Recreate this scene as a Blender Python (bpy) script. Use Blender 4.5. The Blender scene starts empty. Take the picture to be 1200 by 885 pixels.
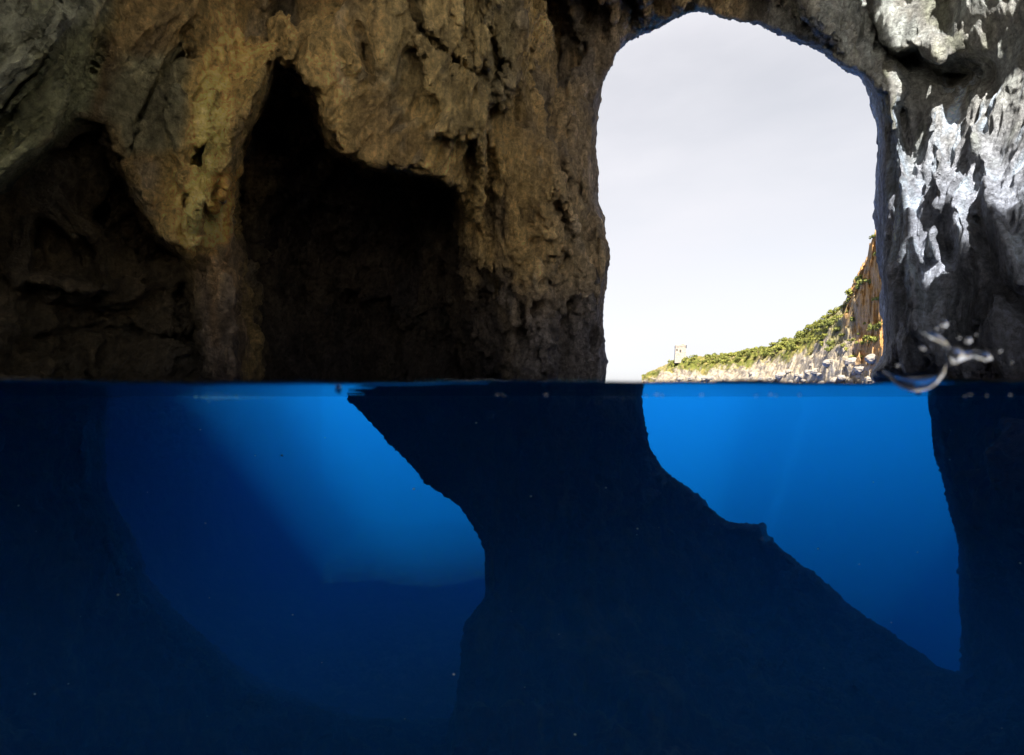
import bpy, math, time
import numpy as np
T0 = time.time()
R = math.radians
S = bpy.context.scene
C = S.collection
rng = np.random.default_rng(7)
FPX = 600.0          # focal length in photo pixels (1200 wide)
HX, HY = 600.0, 465.0  # principal column, horizon row

# ------------------------------------------------------------------ noise
NT = rng.random((64, 64, 64)).astype(np.float32) * 2 - 1
def vnoise(p, freq, off=0.0):
    """value noise, p = (n,3) float32, freq scalar or 3-tuple"""
    q = p * np.asarray(freq, np.float32) + np.float32(off)
    i = np.floor(q).astype(np.int32)
    f = q - i
    f = f * f * (3 - 2 * f)
    i &= 63
    j = (i + 1) & 63
    x0, y0, z0 = i[:, 0], i[:, 1], i[:, 2]
    x1, y1, z1 = j[:, 0], j[:, 1], j[:, 2]
    fx, fy, fz = f[:, 0], f[:, 1], f[:, 2]
    flat = NT.ravel()
    def g(a, b, c): return flat[(a << 12) + (b << 6) + c]
    a = g(x0, y0, z0) * (1 - fx) + g(x1, y0, z0) * fx
    b = g(x0, y1, z0) * (1 - fx) + g(x1, y1, z0) * fx
    c = g(x0, y0, z1) * (1 - fx) + g(x1, y0, z1) * fx
    d = g(x0, y1, z1) * (1 - fx) + g(x1, y1, z1) * fx
    ab = a * (1 - fy) + b * fy
    cd = c * (1 - fy) + d * fy
    return ab * (1 - fz) + cd * fz
def fbm(p, freq, octs=3, gain=0.5, off=0.0):
    s = 0; a = 1.0; fr = np.asarray(freq, np.float32)
    for k in range(octs):
        s = s + a * vnoise(p, fr, off + 11.3 * k); a *= gain; fr = fr * 2.07
    return s
def ridged(p, freq, octs=3, gain=0.5, off=0.0):
    s = 0; a = 1.0; fr = np.asarray(freq, np.float32)
    for k in range(octs):
        s = s + a * (1 - 2 * np.abs(vnoise(p, fr, off + 7.7 * k))); a *= gain; fr = fr * 2.03
    return s
def sstep(x, a, b):
    t = np.clip((x - a) / (b - a), 0, 1)
    return t * t * (3 - 2 * t)

# ------------------------------------------------------------------ plan of the cave: how far the rock stands in every direction
MX = np.arange(-700, 1901, 4, dtype=np.float32)
MY = np.arange(-800, 1401, 4, dtype=np.float32)
GX, GY = np.meshgrid(MX, MY, indexing='ij')
def tps(pts):
    pts = np.array(pts, float); xy = pts[:, :2] / 300; v = np.log(pts[:, 2])
    def U(r2): return 0.5 * r2 * np.log(r2 + 1e-9)
    n = len(xy)
    K = U(((xy[:, None] - xy[None]) ** 2).sum(-1)) + np.eye(n) * 0.02
    P = np.c_[np.ones(n), xy]
    A = np.zeros((n + 3, n + 3)); A[:n, :n] = K; A[:n, n:] = P; A[n:, :n] = P.T
    w = np.linalg.solve(A, np.r_[v, 0, 0, 0])
    gx = np.clip(GX, -350, 1550) / 300; gy = np.clip(GY, -350, 1200) / 300
    out = w[n] + w[n + 1] * gx + w[n + 2] * gy
    for k in range(n):
        out = out + w[k] * U((gx - xy[k, 0]) ** 2 + (gy - xy[k, 1]) ** 2)
    return out.astype(np.float32)
def polysd(poly, X=GX, Y=GY):
    """signed distance in px, positive inside"""
    P = np.array(poly, float); d = np.full(X.shape, 1e9, np.float32); ins = np.zeros(X.shape, bool)
    n = len(P)
    for k in range(n):
        a = P[k]; b = P[(k + 1) % n]; e = b - a
        t = np.clip(((X - a[0]) * e[0] + (Y - a[1]) * e[1]) / (e @ e), 0, 1)
        d = np.minimum(d, np.hypot(X - a[0] - t * e[0], Y - a[1] - t * e[1]))
        if a[1] != b[1]:
            c = ((a[1] > Y) != (b[1] > Y)) & (X < (b[0] - a[0]) * (Y - a[1]) / (b[1] - a[1]) + a[0])
            ins ^= c
    return np.where(ins, d, -d).astype(np.float32)

SKY = [(706,470),(706,380),(713,300),(706,262),(697,235),(696,190),(699,140),(708,95),(722,62),(745,45),(775,32),(800,20),(822,15),
       (850,24),(890,32),(930,48),(965,62),(990,80),(1012,88),(1022,110),(1030,150),(1030,200),(1027,250),(1034,330),(1040,400),(1034,425),(1022,436),(1015,470)]
RECESS = [(318,74),(345,82),(372,120),(385,165),(430,195),(500,205),(535,222),(548,255),(572,300),(590,350),(600,400),(590,470),(560,540),(275,540),(278,400),(276,300),(268,230),(285,150)]
LOWLEFT = [(-800,330),(-100,260),(0,222),(50,180),(95,140),(125,150),(138,195),(160,235),(185,275),(215,298),(228,330),(240,390),(250,500),(250,620),(-800,620)]
GLOW = [(130,300),(130,560),(180,680),(300,790),(420,830),(620,830),(620,300)]
PILLAR = [(405,462),(430,490),(455,518),(480,542),(500,565),(540,592),(562,625),(570,650),(571,700),(562,712),(545,735),(542,780),(530,885),(500,1400),(1900,1400),(1900,462)]
OPEN = [(749,380),(750,465),(753,500),(757,520),(768,548),(800,570),(835,598),(850,612),(880,618),(889,612),(896,630),(950,670),(1000,712),(1050,745),(1100,785),(1128,792),(1129,640),(1115,580),(1100,520),(1093,465),(1090,380)]

up = [(0,0,3.1),(130,0,3.6),(60,110,3.2),(-300,0,2.6),(0,200,3.5),(200,60,4.3),(240,120,4.3),(180,160,4.2),(120,100,4.2),(215,270,4.6),(250,400,5.2),(300,20,5.0),
      (380,60,4.7),(450,0,5.0),(440,140,5.0),(520,190,5.4),(560,120,5.4),(600,40,5.9),(612,90,6.6),(640,60,7.8),(690,60,9.3),(560,260,6.6),(600,300,6.9),
      (650,200,7.4),(690,150,9.0),(690,300,8.6),(640,430,7.6),(600,440,8.2),(700,430,9.5),(750,10,9.5),(860,0,8.8),(950,20,8.0),(1010,50,7.4),
      (1060,0,7.0),(1100,80,6.3),(1125,105,6.5),(1180,60,5.7),(1045,150,7.4),(1085,200,6.5),(1150,200,5.7),(1200,150,5.2),(1200,300,4.6),(1120,350,5.5),(1050,300,6.6),(1055,420,6.0),
      (1400,200,4.0),(1500,-200,3.8),(600,-200,4.6),(900,-200,8.5),(1060,-200,6.6),(0,-300,2.6),(200,-250,3.2),(1200,-200,5.0),(1120,440,5.3)]
dn = [(420,480,8.6),(500,500,8.0),(600,500,7.7),(700,500,8.6),(740,480,9.6),(640,600,7.8),(570,620,8.4),(560,700,8.2),(600,800,6.2),(550,885,5.0),(757,520,10.2),
      (850,615,12.2),(890,630,12.6),(1000,710,13.2),(1100,785,12.6),(1000,885,6.0),(850,800,7.6),(750,700,8.4),(1170,885,5.2),(1200,600,4.6),(1135,600,5.4),(1100,480,6.0),(1200,470,4.8),
      (700,1000,4.3),(400,1000,4.3),(1100,1000,4.4),(0,1000,3.2),(1400,700,3.6),(-300,600,3.2)]
base = tps(up + dn + [(0,470,4.8),(150,520,6.0),(-300,300,2.9)])
left = tps([(0,300,4.6),(0,400,4.6),(100,350,5.4),(200,400,6.2),(-300,400,3.2),(-300,700,3.2),(0,600,4.6),(0,885,4.0),(0,1100,3.2),(100,600,6.0),(200,600,8.0),(270,600,10.5),(330,600,15),
            (100,470,6.0),(200,480,8.5),(270,480,11),(320,480,14),(250,760,8.6),(330,700,12),(350,885,6.6),(450,740,14),(540,720,17),(500,850,9.5),(450,1000,5),(200,900,5.4)])
D = base.copy()
def layer(D, poly, val, soft, shift=0):
    w = sstep(polysd(poly) + shift, -soft, soft)
    return D * (1 - w) + val * w
# left part of the drowned chamber, then the hazy tunnel in it
lw = sstep(GY, 478, 505)
Lf = left * lw + np.minimum(left, np.log(12)) * (1 - lw)
Lg = layer(Lf, GLOW, math.log(75), 34)
wl = sstep(GY, 455, 466)
under = Lg
pil = sstep(polysd(PILLAR), -3, 3)
under = under * (1 - pil) + base * pil
# above water
rec = tps([(300,100,6.0),(330,200,8.2),(300,300,8.0),(330,420,9.0),(420,230,8.6),(500,300,9.5),(560,350,8.6),(420,400,10.5),(500,440,10),(590,420,8.4),(275,430,7.0),(400,540,11),(560,540,10)])
low = tps([(0,240,4.3),(0,330,4.6),(0,420,4.3),(100,200,4.9),(100,300,5.3),(90,420,4.9),(180,330,5.5),(180,420,5.4),(240,400,5.9),(-300,300,3.2),(150,540,5.6),(0,540,4.6),(240,540,6.2)])
above = layer(base, RECESS, rec, 7 + 50 * sstep(GX, 470, 560) * sstep(GY, 230, 330))
above = layer(above, LOWLEFT, low, 6)
above = above * (1 - sstep(polysd(SKY), -6, 7)) + math.log(24) * sstep(polysd(SKY), -6, 7)
D = above * (1 - wl) + under * wl
wo = sstep(polysd(OPEN), -6, 7) * sstep(GY, 440, 455)
D = D * (1 - wo) + math.log(26) * wo
# cracks (deeper) and crests (nearer) that one can see in the rock
def lined(poly):
    d = np.full(GX.shape, 1e9)
    for a, b in zip(poly[:-1], poly[1:]):
        a = np.array(a, float); e = np.array(b, float) - a
        t = np.clip(((GX - a[0]) * e[0] + (GY - a[1]) * e[1]) / (e @ e), 0, 1)
        d = np.minimum(d, np.hypot(GX - a[0] - t * e[0], GY - a[1] - t * e[1]))
    return d
for poly, wd, am in [([(455,-40),(500,45),(550,85)],9,.07),([(60,60),(0,130)],8,.05),([(135,-20),(118,60),(62,165),(0,212)],9,.07),([(150,190),(175,100),(215,60)],9,.06),
        ([(380,160),(330,75),(300,40),(350,-30)],12,.05),([(655,240),(662,262),(672,285)],9,.13),([(570,250),(600,330),(620,400)],9,.05),([(640,330),(690,385),(700,410)],6,.05),
        ([(1010,-20),(1030,50),(1060,80)],9,.05),([(1070,70),(1105,92),(1150,88)],15,.09),([(1145,255),(1172,330),(1210,372)],9,.06),([(930,-10),(945,30)],9,.06),([(1105,260),(1125,330),(1120,400)],12,.05),
        ([(640,0),(650,60),(640,150)],16,.07),([(420,40),(440,100),(470,130)],18,.05),([(235,180),(240,260)],8,.05),
        ([(316,66),(300,110),(266,170),(232,235),(216,292)],7,-.05),([(205,105),(208,170),(218,215)],7,-.05),([(128,130),(142,190),(205,280)],7,-.05),([(250,300),(262,350),(262,440)],8,-.06),
        ([(610,90),(560,130),(500,162),(480,200)],12,-.05),([(500,240),(520,290),(560,330)],8,-.03),([(596,180),(606,260),(632,345)],6,-.035),([(640,170),(652,260),(684,330)],6,-.03),([(692,60),(668,140),(662,200)],8,-.045),
        ([(1046,120),(1062,250),(1076,390)],6,-.04),([(1096,130),(1102,200),(1090,300)],6,-.035),([(1140,150),(1162,240),(1196,335)],8,-.045),([(960,10),(1010,70),(1050,110)],10,-.04),([(80,0),(30,80),(0,100)],9,-.04),
        ([(20,330),(120,350),(200,320)],9,-.05),([(10,400),(120,385),(220,400)],12,.05),([(60,240),(110,290),(120,340)],9,-.04),([(40,260),(30,330)],12,.06)]:
    D = D + am * np.exp(-(lined(poly) / wd) ** 2) * (D < 3.5)
COLM = [(616,-500),(614,40),(604,100),(590,130),(640,260),(760,260),(760,-500)]
D = D + .20 * sstep(polysd(COLM), -3, 6) * (1 - sstep(GY, 60, 230)) * (D < 3.5) * (1 - sstep(GX, 640, 720))
DM = D.astype(np.float32)

def lookup(M, px, py):
    fx = np.clip((px - MX[0]) / 4, 0, len(MX) - 1.001); fy = np.clip((py - MY[0]) / 4, 0, len(MY) - 1.001)
    i = fx.astype(np.int32); j = fy.astype(np.int32); fx = fx - i; fy = fy - j
    n = len(MY); m = M.ravel(); k = i * n + j
    return (m[k] * (1 - fx) + m[k + n] * fx) * (1 - fy) + (m[k + 1] * (1 - fx) + m[k + n + 1] * fx) * fy

# ------------------------------------------------------------------ rock volume on a grid that is fine where one looks
US = np.r_[np.linspace(-560, -20, 40, endpoint=False), np.arange(-20, 1221, 4.0), np.linspace(1221, 1760, 40)[1:]].astype(np.float32)
VS = np.r_[np.linspace(-640, -16, 46, endpoint=False), np.arange(-16, 905, 4.0), np.linspace(905, 1300, 24)[1:]].astype(np.float32)
WS = np.r_[np.exp(np.linspace(math.log(1.7), math.log(16.5), 190, endpoint=False)), np.exp(np.linspace(math.log(16.5), math.log(62), 46))].astype(np.float32)
nu, nv, nw = len(US), len(VS), len(WS)
D2 = lookup(DM, *np.meshgrid(US, VS, indexing='ij'))
gx = np.gradient(D2, US, axis=0) * FPX; gy = np.gradient(D2, VS, axis=1) * FPX
G = np.sqrt(1 + np.minimum(gx * gx + gy * gy, 60)).astype(np.float32)
DE = np.exp(D2)
F = (WS[None, None, :] - DE[:, :, None]) / G[:, :, None]
np.clip(F, -1.6, 1.6, out=F)

def backcut(x, y, z):
    """outer side of the cliff: distance to it, positive on the rock side"""
    b = np.where(z > 0, 13.0, np.minimum(13.0 - z * 1.5, 15.4)) - y + .7 * np.sin(x * .5 + z * .3)
    wob = .25 * np.sin(y * .4 + z * .5) + .3 * np.sin(x * .8 + y * .23)
    A_ = -10.0 - .195 * y - x + wob; B_ = -8.0 - .10 * y - z + .25 * wob
    k_ = 6.0 + .14 * y; h_ = np.clip(.5 + .5 * (A_ - B_) / k_, 0, 1)
    side = B_ * (1 - h_) + A_ * h_ + k_ * .6 * h_ * (1 - h_)
    ridge = np.minimum(np.minimum(side, .12 + .15 * np.sin(x * 1.3) - z), np.minimum(58 - y, -.02 * y - x))
    return b, np.minimum(ridge, y - 13.2)
band = np.flatnonzero((np.abs(F) < 1.5).ravel())
k = band % nw; r_ = band // nw; j = r_ % nv; i = r_ // nv
y = WS[k]; x = (US[i] - HX) / FPX * y; z = (HY - VS[j]) / FPX * y
P = np.stack([x, y, z], 1).astype(np.float32)
wx = fbm(P, 1.1, 3, .6, 3.1); wy = fbm(P, 1.1, 3, .6, 41.7)
amp = 5.0
Dw = np.exp(lookup(DM, US[i] + wx * amp, VS[j] + wy * amp * np.clip((np.abs(VS[j] - HY)) / 40, 0, 1)))
f = (y - Dw) / G[i, j]
# big blocks, vertical flutes, knobs and pits
Q = P + 0.35 * np.stack([vnoise(P, .9, 5.5), vnoise(P, .9, 15.5), vnoise(P, .9, 25.5)], 1)
uw = sstep(z, -.3, .2)                       # above water
n1 = fbm(Q, (.55, .5, .42), 2, .5, 1.0)
rgt = sstep(US[i], 960, 1040) * uw
lft = (1 - sstep(US[i], 520, 600)) * uw
th = .75 - .35 * sstep(US[i], 150, 420)      # long folds lean toward the upper right
ca, sa = np.cos(th), np.sin(th)
al, ac = Q[:, 0] * sa + Q[:, 2] * ca, Q[:, 0] * ca - Q[:, 2] * sa
al = al * .42
Q[:, 0] = Q[:, 0] * (1 - lft) + ac * lft; Q[:, 2] = Q[:, 2] * (1 - lft) + al * lft
Q[:, 2] *= 1 - .62 * rgt                     # the right wall is fluted by run-off
Q[:, 2] *= 1 - .30 * sstep(US[i], 560, 620) * uw
n2 = ridged(Q, (1.5, 1.3, .8), 3, .5, 9.0)
n3 = ridged(Q, (3.6, 3.2, 1.9), 2, .55, 19.0)
sharp = np.abs(vnoise(Q, (2.2, 2.0, 1.3), 77.0))
sc = np.clip(y / 6.0, .6, 1.4) * (1 - .65 * sstep(G[i, j], 2.5, 7))
sc = sc * (1 - .72 * rgt)
f = f + sc * (n1 * .30 + uw * (n2 - .5) * .27 + (1 - uw) * (n2 - .5) * .22 + (1 - uw) * (n3 - .4) * .06 + uw * (n3 - .4) * .10 - uw * sstep(sharp, .45, .75) * .30)
F.ravel()[band] = np.clip(f, -1.6, 1.6)
del P, Q, wx, wy, n1, n2, n3
for a in range(nu):
    yy = WS[None, :]; xx = (US[a] - HX) / FPX * yy; zz = (HY - VS[:, None]) / FPX * yy
    bk, rd = backcut(xx + 0 * zz, yy + 0 * zz, zz)
    F[a] = np.minimum(F[a], bk)
    rt_ = sstep(xx, .5, 2.5)
    zt = np.minimum(.82 * yy + 1.5 - .7 * rt_, 8.3) + (.45 - .25 * rt_) * np.sin(xx * .9) + (.35 - .2 * rt_) * np.sin(yy * 1.3 + xx * .4)
    F[a] = np.maximum(np.minimum(F[a], (zt - zz) * .8), np.clip(rd, -1.6, 1.6))
F[0] = F[-1] = -1; F[:, 0] = F[:, -1] = -1; F[:, :, 0] = F[:, :, -1] = -1
print('field', F.shape, len(band), round(time.time() - T0, 1))

def surface_nets(F):
    nx, ny, nz = F.shape
    s = F > 0
    cnt = np.zeros((nx - 1, ny - 1, nz - 1), np.uint8)
    for a in (0, 1):
        for b in (0, 1):
            for c in (0, 1):
                cnt += s[a:nx - 1 + a, b:ny - 1 + b, c:nz - 1 + c]
    act = np.argwhere((cnt > 0) & (cnt < 8))
    idx = np.full(cnt.shape, -1, np.int32); idx[act[:, 0], act[:, 1], act[:, 2]] = np.arange(len(act))
    A = act.astype(np.int64); fl = F.ravel()
    b0 = (A[:, 0] * ny + A[:, 1]) * nz + A[:, 2]
    val = {}
    for a in (0, 1):
        for b in (0, 1):
            for c in (0, 1): val[a, b, c] = fl[b0 + a * ny * nz + b * nz + c]
    acc = np.zeros((len(A), 3), np.float32); n = np.zeros(len(A), np.float32)
    for c0 in val:
        for ax in range(3):
            if c0[ax] == 0:
                c1 = list(c0); c1[ax] = 1; c1 = tuple(c1)
                v0, v1 = val[c0], val[c1]; m = (v0 > 0) != (v1 > 0)
                t = np.where(m, v0 / np.where(m, v0 - v1, 1), 0)
                for q in range(3):
                    acc[:, q] += np.where(m, c0[q] + (t if q == ax else 0), 0)
                n += m
    pos = A + acc / n[:, None]
    faces = []
    for ax in range(3):
        o = [1, 2] if ax == 0 else ([2, 0] if ax == 1 else [0, 1])
        sl0 = [slice(1, -1)] * 3; sl1 = [slice(1, -1)] * 3
        sl0[ax] = slice(0, -1); sl1[ax] = slice(1, None)
        a_, b_ = s[tuple(sl0)], s[tuple(sl1)]
        e = np.argwhere(a_ != b_)
        flip = a_[e[:, 0], e[:, 1], e[:, 2]]
        e = e + 1; e[:, ax] -= 1
        def cell(du, dv):
            q = e.copy(); q[:, o[0]] += du; q[:, o[1]] += dv
            return idx[q[:, 0], q[:, 1], q[:, 2]]
        quad = np.stack([cell(-1, -1), cell(0, -1), cell(0, 0), cell(-1, 0)], 1)
        quad[~flip] = quad[~flip][:, ::-1]
        faces.append(quad)
    return pos.astype(np.float32), np.concatenate(faces)
pos, quads = surface_nets(F)
del F
u = np.interp(pos[:, 0], np.arange(nu), US); v = np.interp(pos[:, 1], np.arange(nv), VS); w = np.interp(pos[:, 2], np.arange(nw), WS)
V = np.stack([(u - HX) / FPX * w, w, (HY - v) / FPX * w], 1).astype(np.float32)
print('nets', len(V), len(quads), round(time.time() - T0, 1))

def subdivide(V, Q):
    E = np.concatenate([Q[:, [0, 1]], Q[:, [1, 2]], Q[:, [2, 3]], Q[:, [3, 0]]]).astype(np.int64); E.sort(1)
    key = E[:, 0] * len(V) + E[:, 1]
    uq, inv = np.unique(key, return_inverse=True)
    mid = (V[uq // len(V)] + V[uq % len(V)]) / 2
    cen = V[Q].mean(1)
    n = len(V); m = len(mid); nf = len(Q); inv = inv.reshape(4, nf) + n
    c = np.arange(nf) + n + m
    out = [np.stack([Q[:, a], inv[a], c, inv[(a + 3) % 4]], 1) for a in range(4)]
    return np.concatenate([V, mid, cen]).astype(np.float32), np.concatenate(out)
def normals(V, Q):
    a, b, c, d = (V[Q[:, q]] for q in range(4))
    fn = np.cross(c - a, d - b)
    N = np.zeros((len(V), 3))
    for q in range(4):
        for ax in range(3): N[:, ax] += np.bincount(Q[:, q], fn[:, ax], len(V))
    return (N / (np.linalg.norm(N, axis=1, keepdims=True) + 1e-12)).astype(np.float32)
def drop_islands(V, Q):
    lab = np.arange(len(V))
    E = np.concatenate([Q[:, [0, 1]], Q[:, [1, 2]], Q[:, [2, 3]]])
    while True:
        a, b = lab[E[:, 0]], lab[E[:, 1]]
        m = a != b
        if not m.any(): break
        hi, lo = np.maximum(a, b)[m], np.minimum(a, b)[m]
        np.minimum.at(lab, hi, lo)
        while True:
            l2 = lab[lab]
            if (l2 == lab).all(): break
            lab = l2
    n = np.bincount(lab, minlength=len(V))
    keep = n[lab] > .04 * len(V)
    print('islands', (n > 0).sum(), 'kept', (n > .04 * len(V)).sum())
    re = np.cumsum(keep) - 1
    return V[keep], re[Q[keep[Q[:, 0]]]]
def relax(V, Q, it, lam):
    E = np.concatenate([Q[:, [0, 1]], Q[:, [1, 2]], Q[:, [2, 3]], Q[:, [3, 0]]])
    deg = np.bincount(E.ravel(), minlength=len(V))[:, None]
    for _ in range(it):
        A = np.zeros_like(V)
        for ax in range(3): A[:, ax] = np.bincount(E[:, 0], V[E[:, 1], ax], len(V)) + np.bincount(E[:, 1], V[E[:, 0], ax], len(V))
        V = V + lam * (A / np.maximum(deg, 1) - V)
    return V.astype(np.float32)
V, quads = drop_islands(V, quads)
V = relax(V, quads, 1, .5)
V, quads = subdivide(V, quads)
V = relax(V, quads, 1, .4)
N = normals(V, quads)
yy = np.clip(V[:, 1] / 6, .5, 1.5)
aw = sstep(V[:, 2], -.4, .1)
wv = V + .12 * np.stack([vnoise(V, 2.3, 3.), vnoise(V, 2.3, 13.), vnoise(V, 2.3, 23.)], 1)
wv[:, 2] *= 1 - .6 * sstep(V[:, 0] / V[:, 1], .6, .75) * aw
rg2 = sstep(V[:, 0] / V[:, 1], .6, .75) * aw
lf2 = (1 - sstep(V[:, 0] / V[:, 1], -.13, 0)) * aw
c_, s_ = .85, .52
ax, az = wv[:, 0] * c_ - wv[:, 2] * s_, (wv[:, 0] * s_ + wv[:, 2] * c_) * .45
wv[:, 0] = wv[:, 0] * (1 - lf2) + ax * lf2; wv[:, 2] = wv[:, 2] * (1 - lf2) + az * lf2
d = (ridged(wv, (5.5, 5.0, 3.2), 2, .6, 4.) - .5) * .052 + (ridged(wv, (13, 12, 8.5), 2, .6, 14.) - .4) * .024
d -= sstep(np.abs(vnoise(wv, (8., 8., 5.), 31.)), .4, .75) * .055
# keep the waterline area calm on the arch's right foot; smooth flowstone gets less
ed = np.abs(polysd(SKY, V[:, 0] / V[:, 1] * FPX + HX, HY - V[:, 2] / V[:, 1] * FPX))
d = d * (.35 + .65 * sstep(ed, 3, 22))
V = V + N * (d * yy * (.75 + .25 * aw) * (1 - .45 * rg2))[:, None]
print('sub', len(V), len(quads), round(time.time() - T0, 1))

# ------------------------------------------------------------------ materials
def mat(name):
    m = bpy.data.materials.new(name); m.use_nodes = True
    nt = m.node_tree; nt.nodes.clear()
    return m, nt, nt.nodes, nt.links
def nd(ns, t, **kw):
    n = ns.new(t)
    for a, b in kw.items():
        if a in n.inputs.keys(): n.inputs[a].default_value = b
        else: setattr(n, a, b)
    return n
def rgb(c): return (c[0], c[1], c[2], 1)

def rock_material():
    m, nt, ns, L = mat('cave_rock')
    out = nd(ns, 'ShaderNodeOutputMaterial'); b = nd(ns, 'ShaderNodeBsdfPrincipled')
    L.new(b.outputs[0], out.inputs[0])
    geo = nd(ns, 'ShaderNodeNewGeometry')
    tint = nd(ns, 'ShaderNodeVertexColor', layer_name='mineral')
    mp = nd(ns, 'ShaderNodeMapping'); mp.inputs['Scale'].default_value = (1, 1, .45)
    L.new(geo.outputs['Position'], mp.inputs[0])
    n1 = nd(ns, 'ShaderNodeTexNoise', Scale=2.2, Detail=8.0, Roughness=.68, Distortion=.6)
    n2 = nd(ns, 'ShaderNodeTexNoise', Scale=14.0, Detail=6.0, Roughness=.7)
    n3 = nd(ns, 'ShaderNodeTexNoise', Scale=55.0, Detail=5.0, Roughness=.75)
    vo = nd(ns, 'ShaderNodeTexVoronoi', Scale=16.0); vo.feature = 'F1'
    L.new(mp.outputs[0], n1.inputs['Vector'])
    for q in (n2, n3, vo): L.new(geo.outputs['Position'], q.inputs['Vector'])
    r1 = nd(ns, 'ShaderNodeMapRange'); r1.inputs[1].default_value = .3; r1.inputs[2].default_value = .7; r1.inputs[3].default_value = .5; r1.inputs[4].default_value = 1.75
    L.new(n1.outputs[0], r1.inputs[0])
    r2 = nd(ns, 'ShaderNodeMapRange'); r2.inputs[1].default_value = .3; r2.inputs[2].default_value = .7; r2.inputs[3].default_value = .5; r2.inputs[4].default_value = 1.75
    L.new(n2.outputs[0], r2.inputs[0])
    mu = nd(ns, 'ShaderNodeMath', operation='MULTIPLY'); L.new(r1.outputs[0], mu.inputs[0]); L.new(r2.outputs[0], mu.inputs[1])
    # thin vertical run-off stains
    mp2 = nd(ns, 'ShaderNodeMapping'); mp2.inputs['Scale'].default_value = (9, 9, .9); L.new(geo.outputs['Position'], mp2.inputs[0])
    n4 = nd(ns, 'ShaderNodeTexNoise', Scale=1.0, Detail=5.0, Roughness=.65, Distortion=.4); L.new(mp2.outputs[0], n4.inputs['Vector'])
    r4 = nd(ns, 'ShaderNodeMapRange'); r4.inputs[1].default_value = .32; r4.inputs[2].default_value = .68; r4.inputs[3].default_value = .62; r4.inputs[4].default_value = 1.4; L.new(n4.outputs[0], r4.inputs[0])
    mu2 = nd(ns, 'ShaderNodeMath', operation='MULTIPLY'); L.new(mu.outputs[0], mu2.inputs[0]); L.new(r4.outputs[0], mu2.inputs[1]); mu = mu2
    vm = nd(ns, 'ShaderNodeVectorMath', operation='SCALE'); L.new(tint.outputs[0], vm.inputs[0]); L.new(mu.outputs[0], vm.inputs['Scale'])
    L.new(vm.outputs[0], b.inputs['Base Color'])
    # bump: pits, grit, cracks
    h1 = nd(ns, 'ShaderNodeMath', operation='MULTIPLY_ADD'); L.new(n2.outputs[0], h1.inputs[0]); h1.inputs[1].default_value = 1.0
    h0 = nd(ns, 'ShaderNodeMath', operation='MULTIPLY'); L.new(n3.outputs[0], h0.inputs[0]); h0.inputs[1].default_value = .8
    L.new(h0.outputs[0], h1.inputs[2])
    h2 = nd(ns, 'ShaderNodeMath', operation='MULTIPLY_ADD'); L.new(vo.outputs['Distance'], h2.inputs[0]); h2.inputs[1].default_value = -.5
    L.new(h1.outputs[0], h2.inputs[2])
    bp = nd(ns, 'ShaderNodeBump', Strength=1.0, Distance=.15); L.new(h2.outputs[0], bp.inputs['Height']); L.new(bp.outputs[0], b.inputs['Normal'])
    rr = nd(ns, 'ShaderNodeMapRange'); rr.inputs[3].default_value = .95; rr.inputs[4].default_value = .5
    sx = nd(ns, 'ShaderNodeSeparateXYZ'); L.new(geo.outputs['Position'], sx.inputs[0])
    wz = nd(ns, 'ShaderNodeMapRange'); wz.inputs[1].default_value = .1; wz.inputs[2].default_value = 1.2; wz.inputs[3].default_value = .5; wz.inputs[4].default_value = .85
    L.new(sx.outputs[2], wz.inputs[0]); L.new(wz.outputs[0], b.inputs['Roughness'])
    b.inputs['Specular IOR Level'].default_value = .35
    return m
ROCK = rock_material()

def mesh_np(name, V, Q, material, smooth=True, color=None):
    me = bpy.data.meshes.new(name)
    me.vertices.add(len(V)); me.vertices.foreach_set('co', V.astype(np.float32).ravel())
    k = Q.shape[1]
    me.loops.add(Q.size); me.loops.foreach_set('vertex_index', Q.astype(np.int32).ravel())
    me.polygons.add(len(Q)); me.polygons.foreach_set('loop_start', np.arange(0, Q.size, k, dtype=np.int32))
    me.polygons.foreach_set('use_smooth', np.full(len(Q), smooth))
    me.update(calc_edges=True)
    if color is not None:
        a = me.color_attributes.new('mineral', 'FLOAT_COLOR', 'POINT')
        c = np.ones((len(V), 4), np.float32); c[:, :3] = color; a.data.foreach_set('color', c.ravel())
    me.materials.append(material)
    o = bpy.data.objects.new(name, me); C.objects.link(o)
    return o
def props(o, label=None, cat=None, group=None, kind=None):
    if label: o['label'] = label
    if cat: o['category'] = cat
    if group: o['group'] = group
    if kind: o['kind'] = kind

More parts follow.
